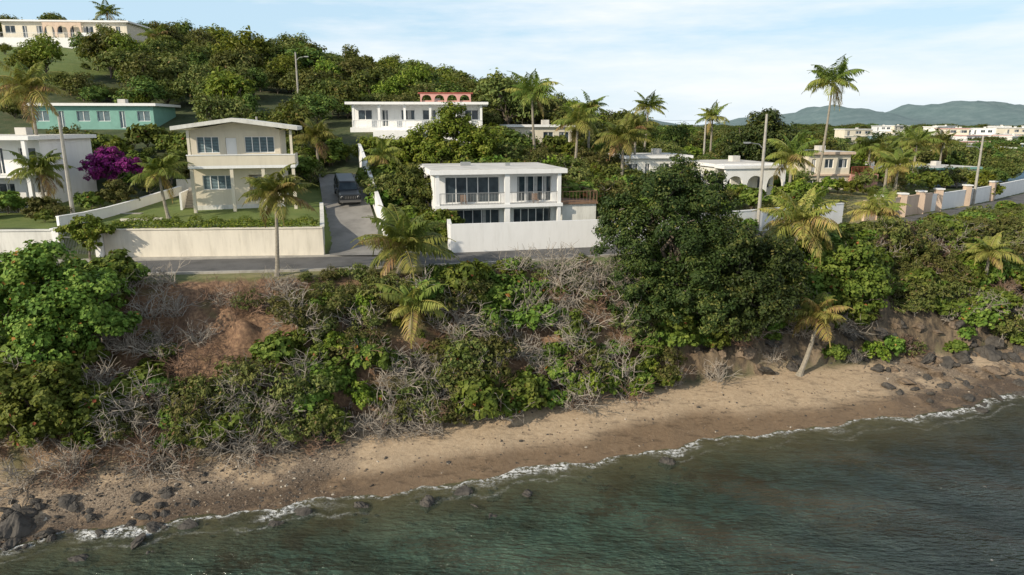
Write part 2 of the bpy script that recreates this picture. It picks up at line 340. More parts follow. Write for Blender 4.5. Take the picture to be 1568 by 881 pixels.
deep=ramp(nt,big,[(.35,(.030,.055,.040)),(.5,(.052,.092,.066)),(.65,(.080,.130,.092))])
deep=mix(nt,attr(nt,'open'),deep,ramp(nt,big,[(.35,(.030,.046,.046)),(.65,(.058,.080,.080))]))
reef=ramp(nt,mid,[(.47,0.),(.55,1.)]); reefm=mth(nt,'MULTIPLY',reef,ramp(nt,mth(nt,'DIVIDE',d,15),[(.06,.3),(.15,.9),(.5,.7),(1.,0.)]))
reefm=mth(nt,'MULTIPLY',reefm,ramp(nt,big,[(.42,1.),(.6,.35)]))
deep=mix(nt,reefm,deep,(.032,.030,.016))
col=mix(nt,ramp(nt,mth(nt,'DIVIDE',dn,5),[(.0,1.),(.3,.5),(1.,0.)]),deep,(.12,.11,.065))
fl=noise(nt,3.2,6,.85); fl2=noise(nt,.22,3,.6)
e1=mth(nt,'ADD',d,mth(nt,'MULTIPLY',mth(nt,'SUBTRACT',noise(nt,.6,5,.65),.5),1.9))
eb=mth(nt,'MULTIPLY_ADD',e1,.25,c=.25)
wide=ramp(nt,fl2,[(.42,0.),(.58,1.)])
band=ramp(nt,eb,[(.24,0.),(.27,.9),(.32,.6),(.37,0.)])
bandw=ramp(nt,eb,[(.24,0.),(.28,1.),(.44,.85),(.56,0.)])
band2=ramp(nt,eb,[(.62,0.),(.67,.5),(.73,0.)])
foam=mth(nt,'MAXIMUM',mix(nt,wide,band,bandw),mth(nt,'MULTIPLY',band2,wide))
foam=mth(nt,'MULTIPLY',foam,ramp(nt,fl,[(.45,0.),(.54,1.)]),True)
col=mix(nt,foam,col,(.85,.86,.85))
nt.links.new(col,p.inputs['Base Color']); p.inputs['IOR'].default_value=1.38
nt.links.new(mth(nt,'MULTIPLY_ADD',foam,.7,c=.06),p.inputs['Roughness'])
w1=noise(nt,.9,3,.55,mapscale=(.55,1.6,1),rot=(0,0,.35)); w2=noise(nt,3.2,3,.6,mapscale=(.6,1.5,1),rot=(0,0,.15)); w3=noise(nt,.16,3,.5)
hh=mth(nt,'ADD',w1,mth(nt,'MULTIPLY',w2,.7)); hh=mth(nt,'MULTIPLY',hh,ramp(nt,mth(nt,'DIVIDE',d,14),[(0,.15),(1,1.)])); hh=mth(nt,'MULTIPLY',hh,ramp(nt,w3,[(.35,.55),(.65,1.)]))
bump(nt,p,hh,1.0,1.3)
tr=N(nt,'ShaderNodeBsdfTransparent'); tr.inputs[0].default_value=(.75,.86,.78,1); ms=N(nt,'ShaderNodeMixShader')
al=mth(nt,'MAXIMUM',foam,ramp(nt,mth(nt,'DIVIDE',e1,9),[(0,0.),(.05,.28),(.45,.72),(1.,.98)]),True)
nt.links.new(al,ms.inputs[0]); nt.links.new(tr.outputs[0],ms.inputs[1]); nt.links.new(p.outputs[0],ms.inputs[2]); nt.links.new(ms.outputs[0],o.inputs[0])
wm.materials.append(m); link('sea_water',wm)
# ------------------------------------------------------------------ road
def strip(name,xa,xb,f0,f1,zt,mat,zb=None,st=.5,parent=None):
    xx=np.arange(xa,xb,st); y0=f0(xx);y1=f1(xx); n=len(xx); Qs=[]
    lo=zt-.3 if zb is None else zb
    V=np.concatenate([np.stack([xx,y0,xx*0+zt],1),np.stack([xx,y1,xx*0+zt],1),np.stack([xx,y0,xx*0+lo],1),np.stack([xx,y1,xx*0+lo],1)])
    for i in range(n-1):
        Qs+=[(i,i+1,n+i+1,n+i),(2*n+i,2*n+i+1,i+1,i),(n+i,n+i+1,3*n+i+1,3*n+i)]
    Qs+=[(0,n,3*n,2*n),(n-1,3*n-1,4*n-1,2*n-1)]
    return link(name,mkmesh(name,V,Qs,[mat]),parent=parent)
M_asph=simple('asphalt',(.11,.108,.106),.9,.4,.7,.5,fine=60)
M_drive=simple('driveway_concrete',(.24,.23,.215),.9,.35,.6,.4,fine=40)
strip('road',-110,130,lambda x:YC(x)-HW(x),lambda x:YC(x)+HW(x),9.03,M_asph)
strip('kerb',-110,130,lambda x:YC(x)-HW(x)-.3,lambda x:YC(x)-HW(x)-.004,9.15,M_conc)
strip('pavement',-60,11,lambda x:YC(x)+HW(x)+.004,lambda x:np.where(x<-14.6,np.minimum(wl(x)+.1,YC(x)+HW(x)+1.4),YC(x)+HW(x)+.6),9.13,M_conc)
yy=np.arange(52.6,74,.5); V=[];Qs=[]
for k,y_ in enumerate(yy):
    V+=[(xd(y_)-2.2,y_,zd(y_)+.12),(xd(y_)+2.2,y_,zd(y_)+.12)]
    if k: Qs.append((2*k-2,2*k-1,2*k+1,2*k))
link('driveway',mkmesh('driveway',V,Qs,[M_drive]))
# ------------------------------------------------------------------ box builder
class B:
    def __init__(s,name,loc,rz=0): s.e=empty(name,loc,rz); s.p={}
    def acc(s,part,mat):
        if part not in s.p: s.p[part]=(Acc(),mat)
        return s.p[part][0]
    def box(s,part,mat,x0,x1,y0,y1,z0,z1):
        a=s.acc(part,mat); V=[(x,y,z) for z in (z0,z1) for y in (y0,y1) for x in (x0,x1)]
        a.add(V,[(0,2,3,1),(4,5,7,6),(0,1,5,4),(2,6,7,3),(0,4,6,2),(1,3,7,5)])
    def quadbox(s,part,mat,P4a,P4b):
        a=s.acc(part,mat); a.add(list(P4a)+list(P4b),[(3,2,1,0),(4,5,6,7),(0,1,5,4),(1,2,6,5),(2,3,7,6),(3,0,4,7)])
    def wall(s,part,mat,x0,x1,y0,y1,z0,z1,ops):
        cx=sorted(set([x0,x1]+[v for o in ops for v in o[:2]]))
        for a,b in zip(cx[:-1],cx[1:]):
            mid=(a+b)/2; os=sorted([o for o in ops if o[0]<mid<o[1]],key=lambda o:o[2]); z=z0
            for o in os:
                if o[2]>z+.001: s.box(part,mat,a,b,y0,y1,z,o[2])
                z=o[3]
            if z<z1-.001: s.box(part,mat,a,b,y0,y1,z,z1)
    def window(s,x0,x1,z0,z1,y,kind='glass',n=2,fm=None):
        fm=fm or M_white; t=.06
        s.box('window_frames',fm,x0+.002,x0+t,y,y+.1,z0,z1);s.box('window_frames',fm,x1-t,x1-.002,y,y+.1,z0,z1)
        s.box('window_frames',fm,x0+t,x1-t,y,y+.1,z1-t,z1-.002);s.box('window_frames',fm,x0+t,x1-t,y,y+.1,z0+.002,z0+t)
        for i in range(1,n):
            xm=x0+(x1-x0)*i/n; s.box('window_frames',fm,xm-.035,xm+.035,y+.003,y+.095,z0+t,z1-t)
        if kind=='glass':
            s.box('window_glass',M_glass,x0+t,x1-t,y+.045,y+.055,z0+t,z1-t)
            for i in range(n):
                if rng.random()<.4:
                    a=x0+(x1-x0)*i/n; s.box('curtains',M_curt,a+.08,a+.08+(x1-x0)/n*(.2+.3*rng.random()),y+.03,y+.04,z0+t,z1-t)
        else:
            k=int((z1-z0)/.13); a=s.acc('louvres',M_jal)
            for i in range(k):
                z=z0+t+(z1-z0-2*t)*(i+.5)/k; a.add([(x0+t,y+.02,z-.05),(x1-t,y+.02,z-.05),(x1-t,y+.08,z+.04),(x0+t,y+.08,z+.04)],[(0,1,2,3)])
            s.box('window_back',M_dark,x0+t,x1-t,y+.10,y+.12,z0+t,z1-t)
    def rail(s,part,mat,x0,y0,x1,y1,z,h=1.0,gap=.13,post=True):
        a=s.acc(part,mat); L=math.hypot(x1-x0,y1-y0); n=max(2,int(L/gap))
        tube(a,[(x0,y0,z+h),(x1,y1,z+h)],.03,5); tube(a,[(x0,y0,z+.1),(x1,y1,z+.1)],.02,4)
        for i in range(n+1):
            t=i/n; tube(a,[(x0+(x1-x0)*t,y0+(y1-y0)*t,z),(x0+(x1-x0)*t,y0+(y1-y0)*t,z+h)],.012 if i%8 else .03,4)
    def arches(s,part,mat,x0,x1,y0,y1,z0,z1,n,pier=.35,spring=.55):
        w=(x1-x0)/n
        for i in range(n+1):
            xx=x0+w*i; s.box(part,mat,max(x0,xx-pier/2),min(x1,xx+pier/2),y0,y1,z0,z1)
        for i in range(n):
            a=x0+w*i+pier/2; b=a+w-pier; r=(b-a)/2; zs=z0+(z1-z0)*spring; K=12
            hh=min(r,(z1-zs)*.8)
            for k in range(K):
                xa=a+(b-a)*k/K; xb=a+(b-a)*(k+1)/K; f=lambda q: zs+hh*math.sqrt(max(0,1-((q-(a+b)/2)/r)**2))
                s.quadbox(part,mat,[(xa,y0,f(xa)),(xb,y0,f(xb)),(xb,y1,f(xb)),(xa,y1,f(xa))],[(xa,y0,z1),(xb,y0,z1),(xb,y1,z1),(xa,y1,z1)])
    def done(s):
        for k,(a,mat) in s.p.items(): link(k,a.mesh(k,[mat]),parent=s.e)
        return s.e
# ---- centre white house
b=B('white_modern_house',(-6.7,59.8,9.55),R(13)); W=11
ops=[(.95,5.75,2.75,5.0),(7.3,10.5,2.75,5.0),(.95,5.75,.1,2.15),(7.0,10.5,.1,2.15)]
b.wall('walls',M_white,0,W,0,.25,0,5.3,ops)
b.box('walls',M_white,0,.25,.252,8,0,5.3); b.box('walls',M_white,W-.25,W,.252,8,0,5.3); b.box('walls',M_white,.25,W-.25,7.75,8,0,5.3)
b.box('floor_slab',M_white,.25,W-.25,.26,7.7,2.35,2.55)
b.box('roof',M_white,-.5,W+.5,-1.5,8.4,5.302,5.68); b.box('roof_top',M_roof,-.4,W+.4,-1.4,8.3,5.68,5.72)
b.box('balcony_slab',M_white,-.1,W+.15,-1.4,-.003,2.42,2.7)
for x0,x1 in ((.0,.3),(5.95,6.4),(10.7,11)): b.box('columns',M_white,x0,x1,-1.3,-1.0,0,2.42);b.box('columns',M_white,x0,x1,-1.3,-1.0,2.7,5.3)
b.window(.95,5.75,2.75,5.0,.1,'glass',5); b.window(7.3,10.5,2.75,5.0,.1,'glass',4)
b.window(.95,5.75,.1,2.15,.1,'glass',6); b.window(7.0,10.5,.1,2.15,.1,'glass',5)
b.rail('balcony_rail',M_metal,.35,-1.2,5.95,-1.2,2.7,1.0); b.rail('balcony_rail',M_metal,6.4,-1.2,10.7,-1.2,2.7,1.0)
b.box('deck',M_wood,11.2,14.6,-.9,3.4,2.5,2.68); b.box('deck_wall',M_whiteo,11.25,14.5,-.7,-.5,0,2.49); b.box('deck_wall',M_whiteo,14.3,14.5,-.49,3.3,0,2.49)
b.rail('deck_rail',M_wood,11.3,-.85,14.5,-.85,2.68,.95,.3); b.rail('deck_rail',M_wood,14.5,-.85,14.5,3.3,2.68,.95,.3); b.rail('deck_rail',M_wood,11.3,3.3,14.5,3.3,2.68,.95,.3)
b.box('roof_vent',M_metal,7,7.4,3,3.4,5.72,6.0); b.box('roof_vent',M_metal,3,3.9,4,4.5,5.72,6.05)
for xx in (2.2,8.6): 
    b.box('balcony_chairs',M_wood,xx,xx+.5,-.9,-.4,2.95,3.02); b.box('balcony_chairs',M_wood,xx,xx+.5,-.42,-.36,3.02,3.5)
    for dx in (.02,.42): b.box('balcony_chairs',M_wood,xx+dx,xx+dx+.05,-.88,-.83,2.7,2.95); b.box('balcony_chairs',M_wood,xx+dx,xx+dx+.05,-.5,-.45,2.7,2.95)
b.done()
# ---- walls
def seg_wall(name,pts,h,th,mat,zf=None,cap=True,step=1.0,top=None):
    bb=B(name,(0,0,0)); 
    for (xa,ya),(xb,yb_) in zip(pts[:-1],pts[1:]):
        L=math.hypot(xb-xa,yb_-ya); n=max(1,int(L/step)); nx_,ny_=-(yb_-ya)/L*th/2,(xb-xa)/L*th/2
        for i in range(n):
            t0,t1=i/n,(i+1)/n; xs_=[xa+(xb-xa)*t for t in (t0,t1)]; ys_=[ya+(yb_-ya)*t for t in (t0,t1)]
            if top: zt=[top(xs_[j],ys_[j]) for j in (0,1)]
            else: zt=[(float(H(xs_[j],ys_[j])) if zf is None else zf)+h for j in (0,1)]
            zb=[zt[j]-h-.5 for j in (0,1)]
            P=lambda z,k:[(xs_[0]-nx_*k,ys_[0]-ny_*k,z[0]),(xs_[1]-nx_*k,ys_[1]-ny_*k,z[1]),(xs_[1]+nx_*k,ys_[1]+ny_*k,z[1]),(xs_[0]+nx_*k,ys_[0]+ny_*k,z[0])]
            bb.quadbox('wall_body',mat,P(zb,1),P(zt,1))
            if cap: bb.quadbox('coping',mat,P([z+.002 for z in zt],1.35),P([z+.08 for z in zt],1.35))
    return bb.done()
seg_wall('white_boundary_wall',[(-5.6,60),(-4.9,54.3),(7.6,57.2),(11.5,59.2)],2.25,.3,M_white,9.05,cap=False,step=50)
seg_wall('retaining_wall',[(-30.9,float(wl(-30.9))+.2),(-14.6,float(wl(-14.6))+.2)],2.1,.42,M_wallcream,9.1,step=50)
seg_wall('retaining_wall',[(-52,float(wl(-52))+.2),(-34.6,float(wl(-34.6))+.2)],2.1,.42,M_whiteo,9.1,step=50)
seg_wall('driveway_side_wall',[(-14.65,53.0),(xd(63)-2.35,63)],.9,.25,M_whiteo,top=lambda x,y:max(11.3,zd(y)+.75),step=2)
seg_wall('driveway_boundary_wall',[(xd(56)+2.6,56),(xd(79)+2.7,79)],1.9,.25,M_white,top=lambda x,y:zd(y)+1.9,step=3)
seg_wall('stair_side_wall',[(-34.6,52.4),(-33.2,60),(-32.4,68)],1.0,.22,M_white,top=lambda x,y:float(table(x,y))+.75,step=2)
seg_wall('garden_wall',[(-33.2,69),(-25,70.5)],1.2,.25,M_whiteo,step=3)
xr=np.arange(13,37,3.); seg_wall('roadside_wall',[(float(x),float(YC(x)+HW(x)+.8)) for x in xr],2.0,.25,M_white,9.05,step=50)
xr=np.arange(37,50,3.); seg_wall('roadside_wall',[(float(x),float(YC(x)+HW(x)+.8)) for x in xr],2.1,.25,M_peach,9.05,step=50)
xr=np.arange(49,90,3.); seg_wall('roadside_wall',[(float(x),float(YC(x)+HW(x)+.8)) for x in xr],1.9,.25,M_white,9.05,step=50)
bp=B('gate_pillars',(0,0,0))
for x in (39.2,43,46.6,50.4,57,64):
    y=float(YC(x)+HW(x)+.8); bp.box('pillars',M_peach if x<50 else M_white,x-.35,x+.35,y-.45,y+.25,9.0,11.5); bp.box('caps',M_white,x-.45,x+.45,y-.55,y+.35,11.5,11.65)
bp.done()
bp=B('entrance_gate',(0,0,0))
for x in (-34.3,-31.2): bp.box('posts',M_white,x-.25,x+.25,51.4,51.9,9,11.3); bp.box('post_caps',M_white,x-.32,x+.32,51.33,51.97,11.3,11.4)
for i in range(22): x=-33.95+i*.115; tube(bp.acc('bars',M_metal),[(x,51.6,9.1),(x,51.6,10.9+.2*math.sin(i/21*math.pi))],.018,4)
for z in (9.25,10.7): tube(bp.acc('bars',M_metal),[(-34,51.6,z),(-31.4,51.6,z)],.03,4)
bp.done()
bs=B('garden_steps',(0,0,0))
for i in range(12): y=52.6+i*.55; bs.box('steps',M_conc,-34.1,-31.6,y,y+.56,9,9.3+i*.21)
bs.done()
seg_wall('blue_wall',[(60,101),(92,124)],2.6,.3,M_blue,9,step=50)
# ---- beige house
b=B('beige_two_storey_house',(-27.6,60.6,11.55),R(14)); b.e.scale=(.95,.95,1)
ops=[(.5,2.4,5.0,6.4),(4.6,7.2,5.0,6.4),(2.95,3.9,4.15,6.3),(.7,3.3,1.85,3.1),(4.7,7.0,.8,3.1)]
b.wall('walls',M_cream,0,7.7,0,.25,-.6,6.95,ops)
b.box('walls',M_cream,0,.25,.252,8,-.6,6.95);b.box('walls',M_cream,7.45,7.7,.252,8,-.6,6.95);b.box('walls',M_cream,.25,7.45,7.75,8,-.6,6.95)
b.window(.5,2.4,5.0,6.4,.1,'j',3);b.window(4.6,7.2,5.0,6.4,.1,'j',4);b.window(.7,3.3,1.85,3.1,.1,'j',4)
b.box('door',M_white,2.97,3.88,.1,.16,4.15,6.28)
b.box('recess_wall',M_cream,4.5,7.3,1.2,1.3,0,3.4); b.window(4.9,6.9,1.5,2.9,1.08,'j',3)
b.box('base_band',M_whiteo,-.06,7.76,-.06,-.002,-.6,.5)
b.box('balcony_slab',M_white,-.15,9.0,-1.5,-.003,3.75,4.0)
b.box('balcony_parapet',M_cream,-.15,9.0,-1.5,-1.35,4.002,4.85); b.box('balcony_parapet',M_cream,-.15,0,-1.349,-.07,4.002,4.85); b.box('balcony_slab',M_white,7.72,9.0,.0,4,3.75,4.0); b.box('balcony_parapet',M_cream,8.85,9.0,-1.349,4,4.002,4.85)
b.box('parapet_cap',M_white,-.2,9.05,-1.55,-1.3,4.852,4.93)
for x in (-.05,3.3,6.0,8.65): b.box('columns',M_cream,x,x+.28,-1.4,-1.12,-.6,3.75)
for x in (-.05,8.65): b.box('columns',M_cream,x,x+.22,-1.34,-1.12,4.93,6.95)
zz=6.95; E=[(-1.2,zz),(3.9,zz+.7),(9.4,zz)]
for (xa,za),(xb_,zb_) in ((E[0],E[1]),(E[1],E[2])):
    b.quadbox('roof',M_whiteo,[(xa,-1.9,za),(xb_,-1.9,zb_),(xb_,8.6,zb_),(xa,8.6,za)],[(xa,-1.9,za+.32),(xb_,-1.9,zb_+.32),(xb_,8.6,zb_+.32),(xa,8.6,za+.32)])
a=b.acc('gable',M_cream); a.add([(-.1,.02,zz-.02),(7.8,.02,zz-.02),(7.0,.02,zz+.30),(3.9,.02,zz+.68)],[(0,1,2,3)])
for i in range(10): b.box('side_stairs',M_conc,-1.3,-.1,.5+i*.35,.85+i*.35,-.6,-.2+i*.22)
b.box('stair_wall',M_white,-1.5,-1.32,.3,4.2,-.6,1.6)
b.box('planter',M_wallcream,-5.5,-2.2,-3.9,-3.5,-.7,-.05)
b.done()
# ---- generic flat houses
def flathouse(name,loc,rz,w,d,h,st=1,wall=M_white,trim=M_white,bays=4,cols=0,over=.8,kind='glass',depthbelow=3):
    b=B(name,loc,rz); ops=[]; 
    for s_ in range(st):
        for i in range(bays):
            a=w*(i+.18)/bays; c=w*(i+.82)/bays; z=s_*h/st
            if (i+s_)%3==1: ops.append((a+.1*w/bays,c-.25*w/bays,z+.1,z+h/st*.78))
            else: ops.append((a,c,z+h/st*.33,z+h/st*.78))
    b.wall('walls',wall,0,w,0,.25,-depthbelow,h,ops)
    b.box('walls',wall,0,.25,.252,d,-depthbelow,h);b.box('walls',wall,w-.25,w,.252,d,-depthbelow,h);b.box('walls',wall,.25,w-.25,d-.25,d,-depthbelow,h)
    for o_ in ops: b.window(*o_,.1,kind,2)
    b.box('roof',trim,-over,w+over,-over-(1.6 if cols else 0),d+over,h+.002,h+.32); b.box('roof_top',M_roof,-over+.1,w+over-.1,-over+.1,d+over-.1,h+.32,h+.35)
    for s_ in range(1,st): b.box('floor_slab',trim,-.3,w+.3,-1.6 if cols else -.3,-.003,s_*h/st-.1,s_*h/st+.1)
    if cols:
        for i in range(cols):
            x=(w-.3)*i/(cols-1); b.box('columns',trim,x,x+.3,-1.9,-1.6,-depthbelow*.6,h)
        b.box('terrace',trim,-.3,w+.3,-2.1,-.003,-depthbelow,-.02)
        b.rail('terrace_rail',M_white,0,-2.0,w,-2.0,0,.9,.25)
    b.box('water_tank',M_roof,w*.6,w*.6+1,d*.5,d*.5+1,h+.35,h+1.0)
    return b
flathouse('white_balcony_house',(-52,60.5,11.6),R(2),11.2,8,6.1,2,bays=5,cols=4,over=.4,depthbelow=1).done()
flathouse('teal_house',(-62,92,18.4),R(6),15,8,2.9,1,M_teal,M_white,6,0,.6,'j').done()
hb=flathouse('columned_hillside_house',(-21,95,18.6),R(3),17,9,2.9,1,M_white,M_white,6,6,.8)
hb.box('upper_room',M_pink,8.5,15.5,4,8.8,3.27,3.6); hb.arches('arched_parapet',M_pink,8.5,15.5,3.7,3.9,3.27,4.5,4,.4,.4); hb.box('upper_roof',M_red,8.2,15.8,3.6,8.9,4.52,4.66)
hb.box('lower_terrace',M_white,3,9,-4.6,-2.2,-3,-.4); hb.done()
hb=flathouse('hilltop_villa',(-110,158,36.9),R(4),26,10,3.6,1,M_cream,M_white,8,0,.8); hb.arches('arcade',M_peach,9,17,-1.2,-.9,0,3.4,3,.5,.5)
hb.box('terrace_wall',M_white,0,18,-6,-1.4,-5,-.3); hb.box('terrace_wall',M_white,0,9,-9,-6.01,-7,-2.2); hb.box('wing',M_white,18.01,25,-4,-.31,-4,1.0)
hb.rail('terrace_rail',M_white,0,-5.9,18,-5.9,-.3,1,.3); hb.done()
hb=flathouse('arched_white_house',(23.0,79.2,10.5),R(14),7.6,8,3.8,1,M_whiteo,M_white,3,0,.3); hb.arches('arcade',M_white,0,7.6,-2.2,-1.9,0,3.7,3,.45,.5); hb.box('porch_roof',M_white,-.3,7.9,-2.4,-.31,3.7,4.0)
hb.box('porch_floor',M_conc,0,7.6,-2.1,-.01,-.5,.02); hb.done()
hb=flathouse('terraced_pink_house',(38,90,10.0),R(10),6,7,5.2,2,M_cream,M_peach,3,0,.4); hb.rail('roof_rail',M_red,6.1,-.3,9.8,-.3,2.6,1,.2); hb.box('terrace',M_pink,6.01,10,-.4,5,-3,2.6); hb.done()
flathouse('low_white_house',(13.5,84,12.1),R(8),8,7,2.9,1,M_whiteo,M_white,4,0,.4,depthbelow=1.2).done()
flathouse('low_cream_house',(-.5,98,15.6),R(8),9,7,3.0,1,M_cream,M_white,4,0,.4,depthbelow=.8).done()
flathouse('roadside_house',(62,103,9.2),R(20),9,8,3.2,1,M_whiteo,M_teal,4,0,.5).done()
flathouse('roadside_house',(50,98,9.4),R(20),7,8,3.2,1,M_cream,M_white,3,0,.5).done()
wallset=[M_white,M_cream,M_whiteo,M_peach,M_white,M_blue,M_cream,M_whiteo]
for i in range(50):
    x=80+rng.random()*330; y=170+rng.random()*330
    if x/y<.46: x=y*(.5+.3*rng.random())
    z=8.4+ (y-170)*.010; st=1+int(rng.random()<.5)
    flathouse('town_house',(x,y,z),R(rng.normal()*20),9+9*rng.random(),8,3.1*st,st,wallset[i%8],M_white if i%5 else M_pink,3,0,.4).done()
# ------------------------------------------------------------------ vehicle
b=B('parked_suv',(-15.7,66.0,float(zd(66.0))+.16),R(20)); b.e.scale=(1.08,1.08,1.08); b.e.rotation_euler=(R(13),0,R(20)); M_car=simple('car_paint',(.028,.032,.037),.3,.1,2,0); M_chr=simple('chrome_trim',(.3,.3,.3),.3,.1,3,0,.9)
M_lampr=simple('tail_lamp',(.4,.02,.02),.3,.1,3,0); M_lampw=simple('headlamp_lens',(.5,.5,.5),.2,.1,3,0)
w=.88
def prof(part,mat,pts,w0,w1):
    for q in pts:
        b.quadbox(part,mat,[(-w0,q[0][0],q[0][1]),(w0,q[0][0],q[0][1]),(w0,q[1][0],q[1][1]),(-w0,q[1][0],q[1][1])],[(-w1,q[3][0],q[3][1]),(w1,q[3][0],q[3][1]),(w1,q[2][0],q[2][1]),(-w1,q[2][0],q[2][1])])
prof('body',M_car,[((-2.2,.45),(2.2,.45),(2.15,1.02),(-2.2,1.02))],w,w*.98)
prof('bonnet',M_car,[((-2.18,1.022),(-.95,1.022),(-.95,1.14),(-2.05,1.08))],w*.96,w*.88)
prof('cabin_glass',M_glass,[((-.95,1.022),(2.1,1.022),(1.95,1.62),(-.45,1.62))],w*.95,w*.80)
prof('roof',M_car,[((-.5,1.621),(2.0,1.621),(1.9,1.72),(-.4,1.72))],w*.84,w*.76)
for yq,yt_ in ((-.95,-.45),(.25,.3),(1.2,1.2),(2.1,1.95)):
    for sg in (-1,1): tube(b.acc('pillars',M_car),[(sg*w*.955,yq,1.02),(sg*w*.81,yt_,1.65)],.05,5)
b.box('bumpers',M_chr,-.9,.9,-2.32,-2.2,.42,.62);b.box('bumpers',M_chr,-.9,.9,2.2,2.32,.42,.62)
b.box('grille',M_rub,-.5,.5,-2.215,-2.203,.68,.95)
for i in range(7): b.box('grille_bars',M_chr,-.45+i*.14,-.40+i*.14,-2.225,-2.216,.7,.93)
for sg in (-1,1):
    tube(b.acc('headlights',M_lampw),[(sg*.68,-2.19,.84),(sg*.68,-2.24,.84)],[.12,.1],10); b.box('tail_lights',M_lampr,sg*.78-.06,sg*.78+.06,2.2,2.215,.75,1.0)
    for y_ in (-1.4,1.4):
        tube(b.acc('wheels',M_rub),[(sg*.66,y_,.38),(sg*.68,y_,.38),(sg*.90,y_,.38),(sg*.92,y_,.38)],[.3,.38,.38,.28],18); tube(b.acc('hubs',M_chr),[(sg*.80,y_,.38),(sg*.925,y_,.38),(sg*.93,y_,.38)],[.2,.2,.02],12)
    b.box('mirrors',M_car,sg*1.0-.09,sg*1.0+.09,-.75,-.65,1.05,1.2)
b.done()
# ------------------------------------------------------------------ poles
def pole(name,x,y,zb,zt,lamp=None,cross=False,mat=None):
    b=B(name,(x,y,zb-.3)); h=zt-zb+.3; tube(b.acc('shaft',mat or M_conc),[(0,0,0),(0,0,h*.5),(0,0,h)],[.18,.15,.11],8)
    if lamp:
        z=lamp[1]-zb+.3; sg=lamp[0]; tube(b.acc('arm',M_metal),[(0,0,z-.5),(sg*.5,0,z),(sg*1.5,-.2,z+.15)],[.04,.04,.03],6)
        b.box('lamp_head',M_metal,min(sg*1.4,sg*2.0),max(sg*1.4,sg*2.0),-.35,-.08,z+.08,z+.2); b.box('lens',M_white,min(sg*1.5,sg*1.9),max(sg*1.5,sg*1.9),-.3,-.12,z+.05,z+.078)
    if cross:
        b.box('crossarm',M_wood,-1,1,-.06,.06,h-.7,h-.56)
        for xx in (-.9,-.3,.3,.9): tube(b.acc('insulators',M_conc),[(xx,0,h-.56),(xx,0,h-.4)],[.04,.03],6)
        tube(b.acc('transformer',M_metal),[(.25,-.2,h-2.1),(.25,-.2,h-2.05),(.25,-.2,h-1.35),(.25,-.2,h-1.3)],[.05,.2,.2,.05],10)
    return b.done()
pole('street_lamp',23.3,float(YC(23.3)+HW(23.3)+.3),9,19.9,(-1,17.2))
pole('street_lamp',58.5,float(YC(58.5)+HW(58.5)+.3),9,17.6,(-1,16.2))
pole('utility_pole',-36.6,57.5,11.4,19.6,None,False,M_conc); pole('utility_pole',-32.8,110,20.5,29.6,(1,28.8)); pole('utility_pole',30,110,12.5,19.7,(-1,18.6)); pole('utility_pole',-28,78,14,19.8); pole('utility_pole',92,150,9,18,None,True)
pw=B('power_lines',(0,0,0))
def wire(a,c,sag):
    P=[[a[k]+(c[k]-a[k])*t-(sag*4*t*(1-t) if k==2 else 0) for k in range(3)] for t in np.linspace(0,1,14)]; tube(pw.acc('wires',M_rub),P,.015,3)
wire((-32.8,110,29.2),(30,110,19.5),2.5); wire((30,110,19.5),(58.5,92,17.4),1.5)
pw.done()
# ------------------------------------------------------------------ vegetation meshes
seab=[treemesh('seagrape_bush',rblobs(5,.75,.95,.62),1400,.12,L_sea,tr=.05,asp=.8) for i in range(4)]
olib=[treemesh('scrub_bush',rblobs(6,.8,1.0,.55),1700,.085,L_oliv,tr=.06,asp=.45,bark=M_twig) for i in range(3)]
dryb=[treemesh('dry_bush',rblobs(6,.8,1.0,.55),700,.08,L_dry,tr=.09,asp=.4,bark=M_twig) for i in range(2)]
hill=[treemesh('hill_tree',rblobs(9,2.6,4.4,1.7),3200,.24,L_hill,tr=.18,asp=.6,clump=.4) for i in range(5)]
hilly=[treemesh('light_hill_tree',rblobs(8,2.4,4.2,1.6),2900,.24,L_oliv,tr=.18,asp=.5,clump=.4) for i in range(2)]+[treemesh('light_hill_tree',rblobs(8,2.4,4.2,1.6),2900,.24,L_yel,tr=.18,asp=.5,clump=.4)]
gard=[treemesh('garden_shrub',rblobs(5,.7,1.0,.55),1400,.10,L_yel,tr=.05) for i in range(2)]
twg=[twigmesh('dead_branches',24,1.8,M_twig) for i in range(3)]+[twigmesh('dead_branches',20,1.5,M_twig2,1.2,.018)]
def rz(): return (0,0,rng.random()*6.28)
par=empty('bluff_shrubs'); tpar=empty('dead_branch_thicket')
PALMC=[(-6.6,43.0,1.9),(22.2,48.4,1.8),(-7.4,46.3,1.2)]
